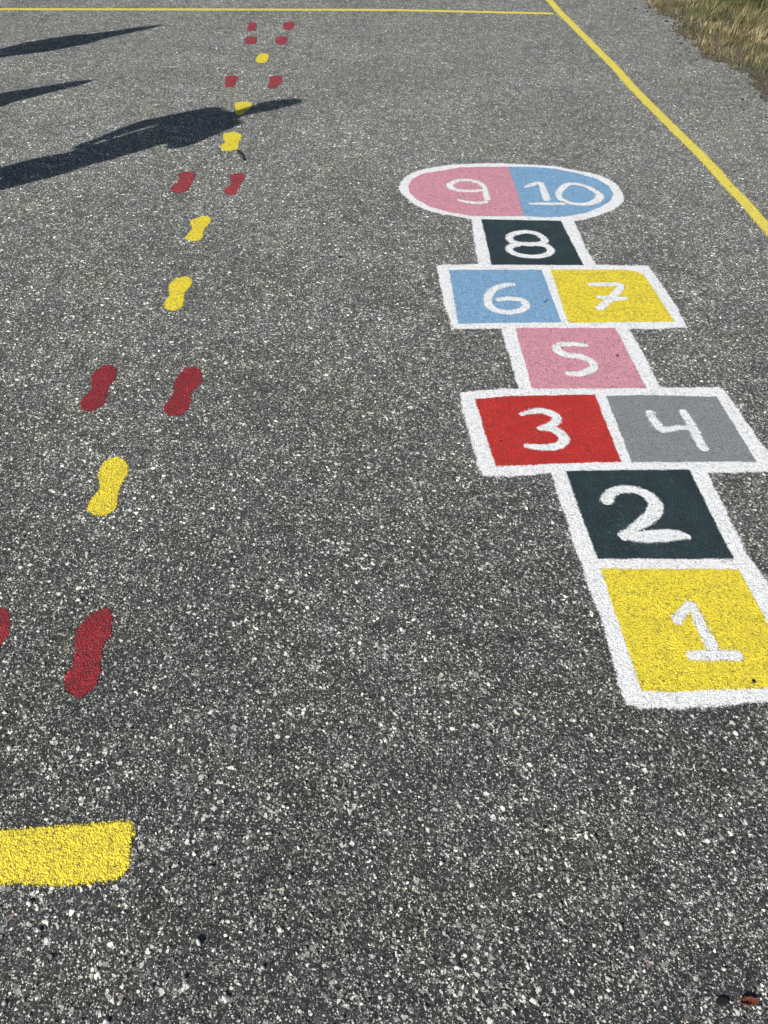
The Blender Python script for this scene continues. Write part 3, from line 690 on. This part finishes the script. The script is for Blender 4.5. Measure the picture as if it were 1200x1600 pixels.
def build_person(loc, rz, H, hips, chest, head, armL, armR, facing, mats, label, jacket=None, hair_long=True, hs=1., tilt=0.):
    top, legs, hair = mats
    root = empty("person", loc, rz); tag(root, label, "person")
    f = Vector(facing).normalized(); a = f.cross(Vector((0, 0, 1)))
    J, E = {}, []
    hx, hz, hr = hips; k = H / 1.62
    J["pelvis"] = (hx, 0, hz, .098 * k * hs); J["belly"] = ((hx + chest[0]) / 2, 0, (hz + chest[1]) / 2, .101 * k * hs)
    J["chest"] = (chest[0], 0, chest[1], .112 * k * hs); J["neck"] = ((chest[0] + head[0]) / 2, 0, chest[1] + .15 * k, .045 * k)
    J["jaw"] = (head[0] + f.x * .030 * k, f.y * .030 * k, head[1] - .058 * k, .040 * k); J["head"] = (*(Vector((head[0], 0, head[1] + .012 * k)) - f * .022 * k), .064 * k)
    J["brow"] = (*(Vector((head[0], 0, head[1] + .016 * k)) + f * .016 * k), .060 * k); E += [("head", "brow"), ("brow", "jaw"), ("brow", "crown")]
    for q in (-1, 1):
        e_ = Vector((head[0], 0, head[1] - .005 * k)) + a * q * .062 * k
        J[f"ear{q}"] = (*e_, .011 * k); J[f"lobe{q}"] = (*(e_ - Vector((0, 0, .022 * k))), .009 * k); E += [("head", f"ear{q}"), (f"ear{q}", f"lobe{q}")]; J["crown"] = (head[0] + tilt * .5, 0, head[1] + .045 * k, .046 * k)
    nz = Vector((head[0], 0, head[1] - .015 * k)) + f * .078 * k; J["nose"] = (*nz, .011 * k)
    E += [("pelvis", "belly"), ("belly", "chest"), ("chest", "neck"), ("neck", "jaw"), ("jaw", "head"), ("head", "crown"), ("brow", "nose")]
    for s_, n in ((-1, "l"), (1, "r")):
        ox = Vector((hx, 0, 0)) + a * s_ * .066 * k
        J["hip" + n] = (ox.x, ox.y, hz - .10 * k, .054 * k); J["knee" + n] = (ox.x + f.x * .015, ox.y + f.y * .015, hz * .53, .042 * k)
        J["ank" + n] = (ox.x, ox.y, .075 * k, .036 * k); J["toe" + n] = (ox.x + f.x * .13 * k, ox.y + f.y * .13 * k, .03 * k, .032 * k)
        E += [("pelvis", "hip" + n), ("hip" + n, "knee" + n), ("knee" + n, "ank" + n), ("ank" + n, "toe" + n)]
    for n, arm in (("L", armL), ("R", armR)):
        sh, el, wr = arm
        J["sh" + n] = (*sh, .05 * k); J["el" + n] = (*el, .037 * k); J["wr" + n] = (*wr, .024 * k)
        E += [("chest", "sh" + n), ("sh" + n, "el" + n), ("el" + n, "wr" + n)]
        dv = Vector(wr) - Vector(el); pn = Vector((hx, 0, wr[2])) - Vector(wr); pn.z = 0
        hand_joints(J, E, "wr" + n, wr, dv, dv.cross(pn), pn, k)
    skin("body", J, E, SKIN, root, vox=.0045, smooth=3)
    # clothing follows the same joints a little further out
    g = lambda key, add: (*J[key][:3], (J[key][3] if not hasattr(J[key][3], '__len__') else J[key][3][0]) + add)
    T_ = {"belly": g("belly", .018), "chest": g("chest", .016), "hem": (hx, 0, hz + .045 * k, .113 * k * hs), "collar": (J["neck"][0], 0, J["neck"][2] - .045 * k, .06 * k)}
    TE = [("belly", "hem"), ("belly", "chest"), ("chest", "collar")]
    for n in "LR":
        w_ = Vector(J["wr" + n][:3]); e_ = Vector(J["el" + n][:3]); cu = e_ + (w_ - e_) * .86
        T_["sh" + n] = g("sh" + n, .012); T_["el" + n] = g("el" + n, .012); T_["cu" + n] = (*cu, .034 * k)
        TE += [("chest", "sh" + n), ("sh" + n, "el" + n), ("el" + n, "cu" + n)]
    skin("jacket", T_, TE, top, root, "belly")
    P_ = {"pel": g("pelvis", .008)}; PE = []
    for n in "lr":
        P_["hip" + n] = g("hip" + n, .010); P_["knee" + n] = g("knee" + n, .012); P_["ank" + n] = (*(Vector(J["ank" + n][:3]) + Vector((0, 0, .02))), .046 * k)
        PE += [("pel", "hip" + n), ("hip" + n, "knee" + n), ("knee" + n, "ank" + n)]
    skin("trousers", P_, PE, legs, root, "pel")
    for n in "lr":
        an = Vector(J["ank" + n][:3]); an.z = .05 * k; to = Vector(J["toe" + n][:3]); to.z = .036 * k; he = an - f * .03 * k; he.z = .045 * k
        skin("shoe", {"h": (*he, .042 * k), "m": (*((he + to) / 2), .043 * k), "t": (*to, .038 * k)}, [("h", "m"), ("m", "t")], SHOE, root, "h")
    back = -f * .022 * k
    hc = Vector((head[0], 0, head[1] + .022 * k))
    Hh = {"c": (*(hc - f * .028 * k), .070 * k), "t": (*(hc + Vector((tilt * .6, 0, .036 * k)) - f * .004 * k), .054 * k), "p": (*(hc + Vector((tilt, 0, .060 * k)) - f * .012 * k), .030 * k),
          "b": (*(hc - f * .036 * k - Vector((0, 0, .055 * k))), .058 * k)}
    HE = [("c", "t"), ("c", "b"), ("t", "p")]
    if hair_long: Hh["e"] = (*(hc - f * .052 * k - Vector((0, 0, .15 * k))), .042 * k); HE.append(("b", "e"))
    skin("hair", Hh, HE, hair, root, smooth=2)
    eyes_nose(root, (head[0], 0, head[1]), f, k)
    if jacket: jacket(root, f)
    return root

build_person((-2.664, 2.726, 0), math.radians(-45), 1.62, (-.005, .86, .1), (-.055, 1.25), (-.052, 1.515),
    (((-.185, 0, 1.315)), (-.229, -.02, 1.145), (-.180, .03, .972)),
    (((.045, .02, 1.285)), (.135, .05, 1.10), (.03, .20, 1.06)),
    (0, 1, 0), (NAVY, DENIM, HAIR), "person in navy jacket and jeans standing left, casting the long near shadow", tilt=.042)

def cape(mat, prof):
    def f_(root, f):
        J = {}; E = []
        for i, (z, rr) in enumerate(prof):
            b = -f * (.034 if z > .98 else .0)
            J[str(i)] = (b.x, b.y, z, rr)
            if i: E.append((str(i - 1), str(i)))
        skin("hooded_cape", J, E, mat, root, smooth=4)
    return f_
child = dict(armL=((-.075, 0, .90), (-.100, .01, .75), (-.082, .05, .62)), armR=((.075, 0, .90), (.100, .01, .75), (.082, .05, .62)))
build_person((-3.355, 4.676, 0), math.radians(-45), 1.22, (0, .60, .1), (0, .84), (0, 1.075), child['armL'], child['armR'], (0, 1, 0),
    (RUST, DENIM, BLONDE), "child in pointed rust hood standing left, casting the farthest shadow",
    cape(RUST, [(1.252, .020), (1.18, .046), (1.10, .058), (1.02, .072), (.92, .096), (.80, .112), (.68, .104)]), hair_long=False, hs=.85)
build_person((-3.467, 3.403, 0), math.radians(-45), 1.22, (0, .60, .1), (0, .84), (0, 1.075), child['armL'], child['armR'], (0, 1, 0),
    (GREENC, NAVY, HAIR), "child in a green hooded cape standing left of the picture, casting the middle shadow",
    cape(GREENC, [(1.252, .024), (1.18, .054), (1.10, .066), (1.03, .082), (.92, .104), (.80, .116), (.68, .116)]), hair_long=False, hs=.85)
